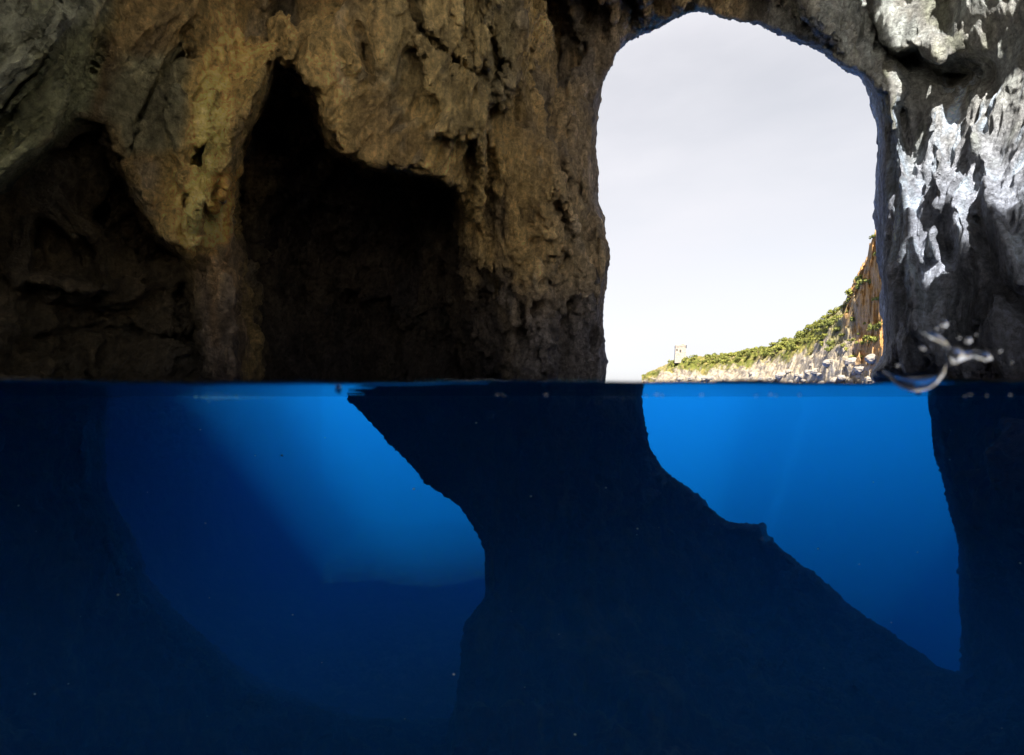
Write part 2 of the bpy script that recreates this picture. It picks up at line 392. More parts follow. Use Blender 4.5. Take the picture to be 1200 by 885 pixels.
# rock colour by place in the cave: minerals, algae, painted recess shade
def minerals(V):
    y = np.maximum(V[:, 1], .5); px = V[:, 0] / y * FPX + HX; py = HY - V[:, 2] / y * FPX
    P = V.astype(np.float32)
    nz = fbm(P, (.9, .9, .5), 3, .6, 50.) ; n2 = fbm(P, (2.6, 2.6, 1.2), 3, .6, 60.)
    st = fbm(P, (5.5, 5.5, .55), 3, .6, 70.)     # vertical run-off streaks
    qx = px + n2 * 16; qy = py + nz * 16
    col = np.empty((len(V), 3)); col[:] = (.40, .275, .115)
    def put(w, c):
        nonlocal col
        w = w[:, None]; col = col * (1 - w) + np.array(c) * w
    put(sstep(nz, .0, .7), (.50, .35, .14)); put(sstep(-nz, .1, .8), (.15, .115, .075)); put(sstep(n2, .4, .9) * .6, (.40, .33, .22))
    def zone(poly, soft): return sstep(polysd(poly, qx, qy), -soft, soft)
    put(zone([(-600,-600),(190,-600),(120,60),(110,120),(60,170),(0,215),(-600,300)], 14) * .9, (.30, .31, .17))
    put(zone([(-600,-100),(140,-60),(125,10),(60,60),(0,120),(-600,200)], 14) * .55, (.36, .37, .31))
    put(zone([(150,60),(215,55),(220,180),(150,180),(130,120)], 10) * .8, (.26, .25, .15))
    put(zone([(205,100),(250,50),(315,60),(270,150),(262,250),(270,330),(255,350),(225,300),(195,280),(205,170)], 10) * (.75 + .25 * np.clip(st, -1, 1)), (.80, .56, .19))
    put(zone([(215,120),(240,90),(262,150),(250,240),(232,300),(218,280),(222,200)], 8) * .8, (.92, .64, .22))
    put(zone([(255,210),(272,200),(266,330),(262,400),(252,400),(250,300)], 5) * .8, (.75, .42, .10))
    put(zone([(225,300),(290,290),(285,470),(240,470)], 8) * .7, (.28, .2, .14))
    put(zone([(400,-300),(620,-300),(610,90),(560,180),(480,130),(440,60)], 25) * .45, (.36, .30, .15))
    # lilac grey limestone toward the arch
    put(sstep(px, 600, 700) * sstep(py, -80, 60) * .55, (.25, .22, .20))
    put(sstep(py, 300, 400) * sstep(px, 560, 620) * .75, (.17, .165, .19))
    # right side: grey rock with calcite sheets
    rt = sstep(px, 840, 980)
    put(rt * .9, (.25, .255, .25)); put(rt * sstep(n2, .1, .6) * .5, (.22, .24, .16))
    put(rt * (1 - sstep(py, 70, 150)) * sstep(-n2, -.4, .5) * .7, (.30, .33, .32))
    put(rt * sstep(py, 90, 260) * .85, (.26, .29, .37))
    put(rt * sstep(st, .15, .75) * sstep(py, 60, 120) * (1 - sstep(py, 260, 400)) * .9, (.38, .45, .54))
    put(sstep(px, 1035, 1045) * (1 - sstep(px, 1075, 1110)) * sstep(py, 70, 130) * (1 - sstep(py, 330, 400)) * sstep(st, -.2, .5) * .9, (.31, .37, .45))
    # dark algae below the splash line
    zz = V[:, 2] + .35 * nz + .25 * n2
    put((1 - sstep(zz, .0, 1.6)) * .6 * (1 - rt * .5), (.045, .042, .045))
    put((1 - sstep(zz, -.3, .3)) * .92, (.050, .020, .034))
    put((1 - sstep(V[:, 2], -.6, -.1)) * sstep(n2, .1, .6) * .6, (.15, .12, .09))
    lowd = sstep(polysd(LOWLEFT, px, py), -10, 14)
    put(lowd * .75, (.05, .042, .03))  # darker tint over the whole lower left hollow
    put(sstep(polysd(RECESS, px, py), -6, 14) * sstep(y, 6, 8) * .88, (.03, .026, .03))  # shade of the deep recess painted into the rock colour
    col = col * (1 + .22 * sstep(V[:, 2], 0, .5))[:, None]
    return np.clip(col, 0, .92)
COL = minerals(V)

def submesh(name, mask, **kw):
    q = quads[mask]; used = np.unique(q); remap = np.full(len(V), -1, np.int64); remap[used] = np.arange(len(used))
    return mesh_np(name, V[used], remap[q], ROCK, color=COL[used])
FC = V[quads[:, 0]]
fpx = FC[:, 0] / FC[:, 1] * FPX + HX; fz = FC[:, 2]
below = fz < -.02
right = (fpx > 1000) & ~below | (fpx > 1090) & below
mid = (fpx > 560) & ~right & ~below
pillar = ~right & below & (polysd(PILLAR, fpx, HY - fz / FC[:, 1] * FPX) > -14)
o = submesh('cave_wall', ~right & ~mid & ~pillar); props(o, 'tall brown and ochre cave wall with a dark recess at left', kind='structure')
o = submesh('rock_arch', mid); props(o, 'pitted brown rock arch left of and above the sky opening', kind='structure')
o = submesh('rock_pillar', right); props(o, 'grey rock wall streaked with white calcite right of the opening', kind='structure')
o = submesh('reef_slope', pillar); props(o, 'dark drowned rock slope below the water between the two blue openings', kind='structure')
print('rock', round(time.time() - T0, 1))

# ------------------------------------------------------------------ unseen pieces added behind and above the viewer to shape the light
def rear_shade_shell():  # unseen shell with a gap, added to dim skylight on the walls
    na, nb = 160, 80
    a = np.linspace(R(150), R(390), na)          # azimuth, 270 deg = straight back
    b = np.linspace(R(-80), R(90), nb)
    A, B = np.meshgrid(a, b, indexing='ij')
    dirs = np.stack([np.cos(B) * np.cos(A), np.cos(B) * np.sin(A), np.sin(B)], -1).reshape(-1, 3)
    rad = REAR_R
    P = dirs * np.array([11, 12, 10.]) 
    n = fbm((P * .35).astype(np.float32), 1., 4, .55, 90.)
    P = P * (1 + .10 * n[:, None])
    P[:, 1] += 1.0
    idx = np.arange(na * nb).reshape(na, nb)
    Q = np.stack([idx[:-1, :-1], idx[:-1, 1:], idx[1:, 1:], idx[1:, :-1]], -1)
    Ac = (A[:-1, :-1] + A[1:, 1:]) / 2; Bc = (B[:-1, :-1] + B[1:, 1:]) / 2
    wob = .12 * np.sin(Ac * 7) + .07 * np.sin(Ac * 17 + 1)
    keep = ~REAR_HOLE(np.degrees(Ac), np.degrees(Bc + wob))
    Q = Q[keep]
    Vo = P * 1.12                                   # outer skin, so the shell has thickness
    Vall = np.concatenate([P, Vo]); n0 = len(P)
    Qo = Q[:, ::-1] + n0
    E = np.concatenate([Q[:, [0, 1]], Q[:, [1, 2]], Q[:, [2, 3]], Q[:, [3, 0]]])
    key = np.sort(E, 1); key = key[:, 0] * n0 + key[:, 1]
    uq, first, cnt = np.unique(key, return_index=True, return_counts=True)
    e = E[first[cnt == 1]]
    Qs = np.stack([e[:, 1], e[:, 0], e[:, 0] + n0, e[:, 1] + n0], 1)
    Qa = np.concatenate([Q, Qo, Qs])
    col = np.tile(np.array([.2, .16, .1]), (len(Vall), 1))
    o = mesh_np('cave_wall', Vall, Qa, ROCK, color=col)
    props(o, 'unseen rear shell added behind the viewer to hold back light', kind='structure')
REAR_R = 11
REAR_HOLE = lambda a, b: (a > 200) & (a < 345) | (a > 200) & (b > 45)
rear_shade_shell()
def shade_slab():  # unseen slab added to keep the sun off the near water
    ex = [-18, -13, -8.7, -3.8, -1, .7, 1.4, 1.9, 3, 5, 8, 14]; ey = ROOF_EDGE
    nx, ny = 150, 90
    x = np.linspace(-19, 15, nx); t = np.linspace(0, 1, ny)
    X = np.repeat(x[:, None], ny, 1); E = np.interp(x, ex, ey) + .35 * np.sin(x * 2.1) + .2 * np.sin(x * 5.3 + 1)
    Y = -11 + t[None] * (E[:, None] + 11)
    P = np.stack([X.ravel(), Y.ravel(), 0 * X.ravel()], 1).astype(np.float32)
    n = fbm(P, .6, 4, .55, 95.)
    lo = P.copy(); lo[:, 2] = 9.2 + .5 * n + .25 * np.repeat(t[None], nx, 0).ravel() ** 6
    hi = P.copy(); hi[:, 2] = 10.3 + .6 * n - .75 * np.repeat(t[None], nx, 0).ravel() ** 6
    idx = np.arange(nx * ny).reshape(nx, ny); N0 = nx * ny
    Q = np.stack([idx[:-1, :-1], idx[:-1, 1:], idx[1:, 1:], idx[1:, :-1]], -1).reshape(-1, 4)
    qc = P[Q].mean(1); wv_ = .25 * np.sin(qc[:, 0] * 3.1) + .2 * np.sin(qc[:, 1] * 4.3)
    hole = (qc[:, 0] > 3.1 + .5 * wv_) & (qc[:, 0] < 8) & (qc[:, 1] > -5 + wv_) & (qc[:, 1] < np.minimum(6.3 - 4.7 * (4.8 - qc[:, 0]), 5.5) + wv_)  # opening shaped so that a sun patch lands on the right wall
    Q = Q[~hole]
    E_ = np.concatenate([Q[:, [0, 1]], Q[:, [1, 2]], Q[:, [2, 3]], Q[:, [3, 0]]])
    key = np.sort(E_, 1); key = key[:, 0] * N0 + key[:, 1]
    uq, first, cnt = np.unique(key, return_index=True, return_counts=True)
    e = E_[first[cnt == 1]]
    Qs = np.stack([e[:, 1], e[:, 0], e[:, 0] + N0, e[:, 1] + N0], 1)
    o = mesh_np('shade_roof', np.concatenate([lo, hi]), np.concatenate([Q, Q[:, ::-1] + N0, Qs]), ROCK, color=np.tile(np.array([.2, .16, .1]), (2 * N0, 1)))
    props(o, 'unseen rock slab added above the viewer to block sun', kind='structure')
ROOF_EDGE = [5, 5, 6, 7, 7, 7, 7, 7, 7, 7, 6, 5]
shade_slab()
def ledge():  # unseen ledge with a rim, added to keep light out of the near water
    nx, nz = 120, 60
    x = np.linspace(-14, 14, nx); s_ = np.linspace(0, 1, nz)
    # profile: back of the shelf, its edge, then a face down to the deep
    py = np.interp(s_, [0, .1, .2, .3, .37, .42, .45, 1], [-13, -4, -2.3, -1.6, -.7, .19, .215, .215]); pz = np.interp(s_, [0, .1, .2, .3, .37, .42, .45, 1], [.35, .3, .55, .6, .0, -.22, -.27, -14])
    X = np.repeat(x[:, None], nz, 1)
    P = np.stack([X, np.tile(py, (nx, 1)), np.tile(pz, (nx, 1))], -1).reshape(-1, 3).astype(np.float32)
    n = fbm(P, 1.3, 4, .55, 99.); d_ = np.clip(-P[:, 1] * .5, 0, 1); P[:, 2] += (n * .25) * d_; P[:, 1] -= .02 * np.abs(n) * (P[:, 1] > .2)
    idx = np.arange(nx * nz).reshape(nx, nz)
    Q = np.stack([idx[:-1, :-1], idx[1:, :-1], idx[1:, 1:], idx[:-1, 1:]], -1).reshape(-1, 4)
    o = mesh_np('shade_ledge', P, Q, ROCK, color=np.tile(np.array([.10, .09, .07]), (len(P), 1)))
    props(o, 'unseen rock ledge added under the viewer to block light into the water', kind='structure')
ledge()

def bounce_beach():  # invented sunlit ground that bounces light onto the cave walls
    m, nt, ns, L = mat('bounce_pebbles')
    out = nd(ns, 'ShaderNodeOutputMaterial'); b = nd(ns, 'ShaderNodeBsdfPrincipled', Roughness=.9); L.new(b.outputs[0], out.inputs[0])
    geo = nd(ns, 'ShaderNodeNewGeometry'); vo = nd(ns, 'ShaderNodeTexVoronoi', Scale=9.0); L.new(geo.outputs['Position'], vo.inputs['Vector'])
    cr = nd(ns, 'ShaderNodeValToRGB'); e = cr.color_ramp.elements; e[0].color = (.88, .81, .69, 1); e[1].color = (.74, .67, .56, 1)
    L.new(vo.outputs['Color'], cr.inputs[0]); L.new(cr.outputs[0], b.inputs['Base Color'])
    bp = nd(ns, 'ShaderNodeBump', Strength=.6, Distance=.05); bp.invert = True; L.new(vo.outputs['Distance'], bp.inputs['Height']); L.new(bp.outputs[0], b.inputs['Normal'])
    X, Y = np.meshgrid(np.linspace(-60, 60, 200), np.linspace(-60, -1.6, 120), indexing='ij')
    P = np.stack([X, Y, 0 * X], -1).reshape(-1, 3).astype(np.float32)
    P[:, 2] = -.25 + .62 * sstep(-P[:, 1], 1.5, 5) + .03 * np.maximum(-P[:, 1] - 5, 0) + .12 * fbm(P, .5, 3, .5, 6.)
    idx = np.arange(len(P)).reshape(X.shape)
    Q = np.stack([idx[:-1, :-1], idx[1:, :-1], idx[1:, 1:], idx[:-1, 1:]], -1).reshape(-1, 4)
    o = mesh_np('bounce_beach', P, Q, m); props(o, 'pale pebble ground added behind the viewer to bounce sunlight', kind='structure')
bounce_beach()

# ------------------------------------------------------------------ water
SIG = dict(sc=(.0012, .0180, .064), ab=(.10, .043, .002))
def volume_nodes(nt, ns, L, out):
    # volume: scattering plus absorption
    s = np.array(SIG['sc']); a = np.array(SIG['ab'])
    vs = nd(ns, 'ShaderNodeVolumeScatter', Density=float(s.max()), Anisotropy=-.35); vs.inputs['Color'].default_value = rgb(s / s.max())
    va = nd(ns, 'ShaderNodeVolumeAbsorption', Density=float(a.max())); va.inputs['Color'].default_value = rgb(1 - a / a.max())
    ad = nd(ns, 'ShaderNodeAddShader'); L.new(vs.outputs[0], ad.inputs[0]); L.new(va.outputs[0], ad.inputs[1]); L.new(ad.outputs[0], out.inputs['Volume'])
MEN = .0030
def water():
    m, nt, ns, L = mat('sea_water')
    out = nd(ns, 'ShaderNodeOutputMaterial')
    fr = nd(ns, 'ShaderNodeFresnel', IOR=1.33)
    tr = nd(ns, 'ShaderNodeBsdfTransparent'); gl = nd(ns, 'ShaderNodeBsdfGlossy', Roughness=.015)
    geo = nd(ns, 'ShaderNodeNewGeometry')
    mp = nd(ns, 'ShaderNodeMapping'); mp.inputs['Scale'].default_value = (1, 1, 1)
    L.new(geo.outputs['Position'], mp.inputs[0])
    wn = nd(ns, 'ShaderNodeTexNoise', Scale=1.6, Detail=3.0, Roughness=.5); L.new(mp.outputs[0], wn.inputs['Vector'])
    bp = nd(ns, 'ShaderNodeBump', Strength=.5, Distance=.04); L.new(wn.outputs[0], bp.inputs['Height'])
    L.new(bp.outputs[0], gl.inputs['Normal'])
    mx = nd(ns, 'ShaderNodeMixShader'); 
    # the upright face against the port is anti-reflective, only the open surface mirrors
    sp = nd(ns, 'ShaderNodeSeparateXYZ'); L.new(geo.outputs['True Normal'], sp.inputs[0])
    ab_ = nd(ns, 'ShaderNodeMath', operation='ABSOLUTE'); L.new(sp.outputs[2], ab_.inputs[0])
    gt = nd(ns, 'ShaderNodeMath', operation='GREATER_THAN'); L.new(ab_.outputs[0], gt.inputs[0]); gt.inputs[1].default_value = .05
    mf = nd(ns, 'ShaderNodeMath', operation='MULTIPLY'); L.new(fr.outputs[0], mf.inputs[0]); L.new(gt.outputs[0], mf.inputs[1])
    L.new(mf.outputs[0], mx.inputs[0]); L.new(tr.outputs[0], mx.inputs[1]); L.new(gl.outputs[0], mx.inputs[2])
    L.new(mx.outputs[0], out.inputs['Surface'])
    volume_nodes(nt, ns, L, out)
    # block of sea whose near side stands against the housing's port, with a small meniscus along the top edge
    y0, y1, zb = .25, 3000., -30.
    prof = [(y0, MEN), (y0 + .0006, MEN * .62), (y0 + .0015, MEN * .34), (y0 + .003, MEN * .14), (y0 + .006, MEN * .04), (y0 + .02, 0), (y0 + .6, 0), (y1, 0), (y1, zb), (y0, zb)]
    xs = [-1500, -20, -2] + list(np.linspace(-.6, .6, 241)) + [2, 20, 1500]
    Vv = []; Q = []
    for xx in xs:
        sw = 0 if abs(xx) > .61 else (.0006 * math.sin(xx * 19 + 1) + .00035 * math.sin(xx * 57 + 2) + .00018 * math.sin(xx * 170)) * min(1, (.6 - abs(xx)) / .2) + .0022 * math.exp(-((xx - .203) / .016) ** 2)
        for (a_, b_) in prof: Vv.append((xx, a_, b_ + (sw * max(0, 1 - (a_ - y0) / .02) if b_ > -1 and a_ < 1 else 0)))
    n = len(prof)
    for i in range(len(xs) - 1):
        for k in range(n):
            Q.append((i * n + k, i * n + (k + 1) % n, (i + 1) * n + (k + 1) % n, (i + 1) * n + k))
    me = bpy.data.meshes.new('water')
    F_ = [tuple(q) for q in Q] + [tuple(reversed(range(n))), tuple(range((len(xs) - 1) * n, len(xs) * n))]
    me.from_pydata(Vv, [], F_); me.update()
    import bmesh
    bm = bmesh.new(); bm.from_mesh(me); bmesh.ops.recalc_face_normals(bm, faces=bm.faces); bm.to_mesh(me); bm.free()
    me.materials.append(m)
    o = bpy.data.objects.new('water', me); C.objects.link(o); props(o, 'clear deep blue sea water inside and outside the cave', kind='structure')
water()

# ------------------------------------------------------------------ drops on the port, flecks and a bubble at the surface
def drop_mat(name, ior):
    m, nt, ns, L = mat(name); out = nd(ns, 'ShaderNodeOutputMaterial'); g = nd(ns, 'ShaderNodeBsdfGlass', Roughness=.0, IOR=ior); L.new(g.outputs[0], out.inputs[0]); return m
def blob(name, px, py, y, rx, rz, m, depth=.5, tilt=0., seed=0):
    import bmesh
    k_ = y / FPX
    bm = bmesh.new(); bmesh.ops.create_icosphere(bm, subdivisions=4, radius=1)
    co = np.array([v.co[:] for v in bm.verts], np.float32)
    n = 1 + .22 * vnoise(co, 1.3, 3. + seed * 9)
    for v, a in zip(bm.verts, n): v.co = (v.co.x * rx * k_ * a, v.co.y * min(rx, rz) * depth * k_ * a, v.co.z * rz * k_ * a)
    me = bpy.data.meshes.new(name); bm.to_mesh(me); bm.free(); me.materials.append(m)
    me.polygons.foreach_set('use_smooth', [True] * len(me.polygons))
    o = bpy.data.objects.new(name, me); C.objects.link(o)
    o.location = ((px - HX) * k_, y, (HY - py) * k_ + CAMZ); o.rotation_euler = (0, tilt, 0)
    return o
CAMZ = MEN - .25 * 22 / FPX
WD = drop_mat('water_drop', 1.33); AB = drop_mat('air_in_water', .75)
for k_, (px, py, rx, rz, tl, lab) in enumerate([
        (1107, 380, 4.2, 4.2, 0, 'tiny round water drop highest above the splash at the waterline'),
        (1135, 399, 4, 4.4, 0, 'tiny round water drop above the right end of the splash'),
        (1081, 408, 4, 2.6, .5, 'tiny flat water drop inside the curl of the splash')]):
    o = blob('water_drop', px, py, .243, rx, rz, WD, .5, tl, k_); props(o, lab, 'water drop')
r_ = np.random.default_rng(5)
DW = ['left of', 'above', 'right of', 'above and right of', 'far right of', 'close above']
for k_, (px, py, rx) in enumerate([(1052, 428, 1.6), (1098, 385, 1.5), (1172, 411, 2.0), (1144, 392, 1.3), (1186, 424, 1.4), (1124, 396, 1.8)]):
    o = blob('water_drop', px, py, .244, rx, rx * (.8 + .5 * r_.random()), WD, .6, .3, 20 + k_); props(o, 'speck sized water drop %s the splash at the waterline' % DW[k_], 'water drop')
def particles():
    import bmesh
    bm = bmesh.new(); r_ = np.random.default_rng(11)
    for _ in range(42):
        y = .7 + 4 * r_.random() ** 1.5; px = 1200 * r_.random(); py = 480 + 400 * r_.random(); rr = (.5 + .8 * r_.random() ** 2) * y / FPX
        g = bmesh.ops.create_icosphere(bm, subdivisions=1, radius=rr)
        for v in g['verts']: v.co = (v.co.x * 1.4 + (px - HX) / FPX * y, v.co.y + y, v.co.z + (HY - py) / FPX * y)
    me = bpy.data.meshes.new('suspended_specks'); bm.to_mesh(me); bm.free(); me.materials.append(mfk)
    o = bpy.data.objects.new('suspended_specks', me); C.objects.link(o); props(o, 'pale specks drifting in the dark water', kind='stuff')
def splash():
    import bmesh
    P = [(1034,434,2.0),(1044,441,4.4),(1056,448,7.2),(1070,451,8.4),(1084,450,8.0),(1096,445,6.0),(1105,437,3.8),(1108,427,3.0)]
    P3 = [(1104,408,3.0),(1112,411,10.5),(1119,417,12.5),(1128,417,6.5),(1140,415,4.0),(1150,417,6.5),(1158,419,7.5),(1163,420,3.0)]
    P2 = [(1078,389,1.6),(1086,391,3.6),(1096,395,4.6),(1106,401,3.8),(1112,406,2.0)]
    bm = bmesh.new(); yb = .242; k_ = yb / FPX
    for PP in (P, P2, P3):
        tt = np.linspace(0, len(PP) - 1, 48); c = np.array([[np.interp(t, range(len(PP)), [p[q] for p in PP]) for q in range(3)] for t in tt])
        for q in range(3): c[1:-1, q] = (c[:-2, q] + c[1:-1, q] * 2 + c[2:, q]) / 4
        rings = []
        for i_ in range(len(c)):
            d_ = c[min(i_ + 1, len(c) - 1)] - c[max(i_ - 1, 0)]; nx_, nz_ = -d_[1], d_[0]; l_ = math.hypot(nx_, nz_); nx_, nz_ = nx_ / l_, nz_ / l_
            rr = c[i_, 2] * math.sin(math.pi * min(1, max(.12, i_ / (len(c) - 1) * .76 + .12)))
            rings.append([bm.verts.new(((c[i_, 0] - HX + nx_ * rr * math.cos(a)) * k_, yb + rr * .5 * k_ * math.sin(a), (HY - c[i_, 1] - nz_ * rr * math.cos(a)) * k_ + CAMZ)) for a in np.linspace(0, 2 * math.pi, 16, endpoint=False)])
        for a, b in zip(rings[:-1], rings[1:]):
            for q in range(16): bm.faces.new((a[q], a[(q + 1) % 16], b[(q + 1) % 16], b[q]))
        bm.faces.new(rings[0][::-1]); bm.faces.new(rings[-1])
    bmesh.ops.recalc_face_normals(bm, faces=bm.faces)
    me = bpy.data.meshes.new('water_splash'); bm.to_mesh(me); bm.free(); me.materials.append(WD)
    me.polygons.foreach_set('use_smooth', [True] * len(me.polygons))
    o = bpy.data.objects.new('water_splash', me); C.objects.link(o)
    props(o, 'curled rim of splashing water hanging on the waterline at right', 'splash')
splash()
o = blob('air_bubble', 397, 457, .30, 3.6, 4.2, AB, 1.); props(o, 'dark little air bubble at the waterline above the left blue opening', 'bubble')
o = blob('air_bubble', 1076, 461, .30, 3.2, 2.2, AB, 1.); props(o, 'dark little air bubble under the curled splash at right', 'bubble')
mfk, nt, ns, L = mat('foam'); out = nd(ns, 'ShaderNodeOutputMaterial'); b = nd(ns, 'ShaderNodeBsdfPrincipled', Roughness=.4); b.inputs['Base Color'].default_value = (.85, .9, .95, 1); L.new(b.outputs[0], out.inputs[0])
particles()
for k_, (px, rx) in enumerate([(583, 1.4), (590, .9), (640, 1.8), (757, 1.5), (770, 3.2), (776, 1.2), (822, 2.6), (886, 1.0), (903, 1.9), (909, .9), (937, 1.1), (1131, 1.0), (1137, 2.2), (1156, 1.6), (1184, 2.4)]):
    o = blob('foam_fleck', px, 462.6 + [0, 1.3, .5, 1.9][k_ % 4], .246, rx * .9, .55 + .1 * (k_ % 3), mfk, 1., 0, k_)
    props(o, 'tiny white foam fleck at the waterline', 'foam fleck', 'foam flecks along the waterline')

# ------------------------------------------------------------------ sea floor
def seabed():
    m, nt, ns, L = mat('seabed_sand')
    out = nd(ns, 'ShaderNodeOutputMaterial'); b = nd(ns, 'ShaderNodeBsdfPrincipled', Roughness=.95); L.new(b.outputs[0], out.inputs[0])
    geo = nd(ns, 'ShaderNodeNewGeometry'); n = nd(ns, 'ShaderNodeTexNoise', Scale=.8, Detail=6.0); L.new(geo.outputs['Position'], n.inputs['Vector'])
    cr = nd(ns, 'ShaderNodeValToRGB'); cr.color_ramp.elements[0].position = .42; cr.color_ramp.elements[0].color = (.03, .035, .025, 1); cr.color_ramp.elements[1].position = .7; cr.color_ramp.elements[1].color = (.16, .15, .12, 1)
    L.new(n.outputs[0], cr.inputs[0]); L.new(cr.outputs[0], b.inputs['Base Color'])
    xs = np.sinh(np.linspace(-6.2, 6.2, 220)) * 6; ys = np.sinh(np.linspace(0, 6.2, 160)) * 6 + 6
    X, Y = np.meshgrid(xs, ys, indexing='ij')
    P = np.stack([X.ravel(), Y.ravel(), 0 * X.ravel()], 1).astype(np.float32)
    z = -21 + fbm(P, .12, 4, .55, 8.) * 1.6 + fbm(P, .9, 3, .5, 18.) * .3
    P[:, 2] = z
    idx = np.arange(len(P)).reshape(X.shape)
    Q = np.stack([idx[:-1, :-1], idx[1:, :-1], idx[1:, 1:], idx[:-1, 1:]], -1).reshape(-1, 4)
    o = mesh_np('seabed', P, Q, m); props(o, 'sandy sea floor with dark weed beyond the cave', kind='structure')
seabed()

# ------------------------------------------------------------------ headland
HP = [(752,441,352,6),(762,436,346,10),(775,430,340,14),(790,424,335,18),(800,421,330,20),(820,419,318,22),(850,418,300,24),(900,408,268,28),(940,393,240,30),(958,384,226,30),(972,370,214,30),
      (985,362,204,28),(995,350,196,26),(1003,330,190,22),(1010,315,184,20),(1018,298,178,18),(1026,276,172,16),(1036,250,166,16),(1060,225,158,20),(1100,200,150,30),(1200,190,140,40)]
def headland():
    A = np.array(HP, float)
    nc, nt_ = 520, 150
    c = np.linspace(0, 1, nc); s = np.interp(c, np.linspace(0, 1, 5), [752, 850, 960, 1050, 1200])
    py = np.interp(s, A[:, 0], A[:, 1]); Yr = np.interp(s, A[:, 0], A[:, 2]); dep = np.interp(s, A[:, 0], A[:, 3])
    t = np.linspace(0, 2.2, nt_)
    Vv = np.zeros((nc, nt_, 3))
    for k in range(nt_):
        tt = t[k]
        Y = Yr + (tt - 1) * dep
        hr = (HY - py) / FPX * Yr
        steep = sstep(s, 960, 1020)
        pr_soft = np.interp(tt, [0, .12, .3, .6, .85, 1, 1.4, 2.2], [0, .30, .50, .78, .95, 1.0, .95, .6]) 
        pr_cliff = np.interp(tt, [0, .12, .3, .5, .62, 1, 1.4, 2.2], [0, .10, .26, .40, .80, 1.0, 1.0, .9])
        pr = pr_soft * (1 - steep) + pr_cliff * steep
        x = (s - HX) / FPX * Y
        Vv[:, k] = np.stack([x, Y, hr * pr - 1.5 * (tt < .02)], 1)
    P = Vv.reshape(-1, 3).astype(np.float32)
    tt = np.tile(t, nc); ss = np.repeat(s, nt_)
    hgt = np.clip(P[:, 2] / 6, .15, 1)
    st = sstep(ss, 950, 1010)
    n = ridged(P, .16, 4, .55, 2.) - .6; n2 = ridged(P, .5, 3, .6, 12.) - .5
    P[:, 1] -= n * (1.2 + .6 * st); P[:, 0] -= n * (.5 + .9 * st)
    P[:, 2] += (n * (.8 + .6 * st) + n2 * (.5 + .3 * st)) * hgt
    idx = np.arange(nc * nt_).reshape(nc, nt_)
    Q = np.stack([idx[:-1, :-1], idx[1:, :-1], idx[1:, 1:], idx[:-1, 1:]], -1).reshape(-1, 4)
    # colour: pale shore rock, green slope, orange cliff
    HA = .52
    q1 = fbm(P, .10, 4, .6, 33.); q2 = fbm(P, .45, 3, .6, 43.)
    col = np.empty((len(P), 3)); col[:] = (.54, .45, .33)
    def put(w, c_):
        nonlocal col
        w = w[:, None]; col = col * (1 - w) + np.array(c_) * w
    put(sstep(q2, .1, .8) * .7, (.62, .56, .47)); put(sstep(-q2, .3, .8) * .6, (.22, .17, .12))
    lim = np.interp(ss, [752, 800, 900, 960, 1000, 1200], [.62, .5, .45, .50, .45, .45])
    gr = sstep(tt + q1 * .16 + q2 * .12, lim - .06, lim + .08) * (1 - st * .75)
    put(gr, (.20, .21, .045)); put(gr * sstep(q2, 0, .6), (.36, .30, .10)); put(gr * sstep(-q1, .1, .6) * .5, (.42, .33, .17))
    oc = st * sstep(ss + q1 * 14, 992, 1010) * sstep(P[:, 2], 6, 14)
    put(oc * .9, (.72, .38, .12)); put(oc * sstep(q2, .2, .8) * .6, (.68, .48, .28))
    m, nt, ns, L = mat('headland_ground')
    out = nd(ns, 'ShaderNodeOutputMaterial'); b = nd(ns, 'ShaderNodeBsdfPrincipled', Roughness=.95); L.new(b.outputs[0], out.inputs[0])
    b.inputs['Specular IOR Level'].default_value = .1
    vc = nd(ns, 'ShaderNodeVertexColor', layer_name='mineral'); geo = nd(ns, 'ShaderNodeNewGeometry')
    n_ = nd(ns, 'ShaderNodeTexNoise', Scale=.9, Detail=5.0, Roughness=.7); L.new(geo.outputs['Position'], n_.inputs['Vector'])
    r = nd(ns, 'ShaderNodeMapRange'); r.inputs[1].default_value = .3; r.inputs[2].default_value = .7; r.inputs[3].default_value = .6; r.inputs[4].default_value = 1.3; L.new(n_.outputs[0], r.inputs[0])
    vm = nd(ns, 'ShaderNodeVectorMath', operation='SCALE'); L.new(vc.outputs[0], vm.inputs[0]); L.new(r.outputs[0], vm.inputs['Scale']); L.new(vm.outputs[0], b.inputs['Base Color'])
    bp = nd(ns, 'ShaderNodeBump', Strength=.8, Distance=.6); L.new(n_.outputs[0], bp.inputs['Height']); L.new(bp.outputs[0], b.inputs['Normal'])
    o = mesh_np('headland', P, Q, m, color=col * HA); props(o, 'rocky headland with green scrub and an orange cliff across the water', kind='structure')
    return P.reshape(nc, nt_, 3), s, t
HL, HS, HT = headland()
def on_headland(px, t):
    i = int(np.argmin(abs(HS - px))); k = int(np.argmin(abs(HT - t)))
    return HL[i, k]

# shrubs: one of each size, then copies
def shrub_mesh(seed, n=260):
    r = np.random.default_rng(seed)
    Vv = []; Q = []
    cl = [(r.normal(0, .45), r.normal(0, .45), .35 + r.random() * .55, .35 + r.random() * .3) for _ in range(7)]
    for k in range(n):
        cx, cy, cz, rr = cl[r.integers(7)]
        d = r.normal(size=3); d /= np.linalg.norm(d)
        p = np.array([cx, cy, cz]) + d * rr * (.6 + .4 * r.random())
        p[2] = max(p[2], .02)
        a = r.normal(size=3); a /= np.linalg.norm(a); b = np.cross(a, d); b /= np.linalg.norm(b) + 1e-6
        sz = .10 + .09 * r.random(); i = len(Vv)
        for (s1, s2) in ((-1, -.6), (1, -.6), (.7, .8), (-.7, .8)): Vv.append(p + a * sz * s1 + b * sz * s2)
        Q.append((i, i + 1, i + 2, i + 3))
    return np.array(Vv), np.array(Q)
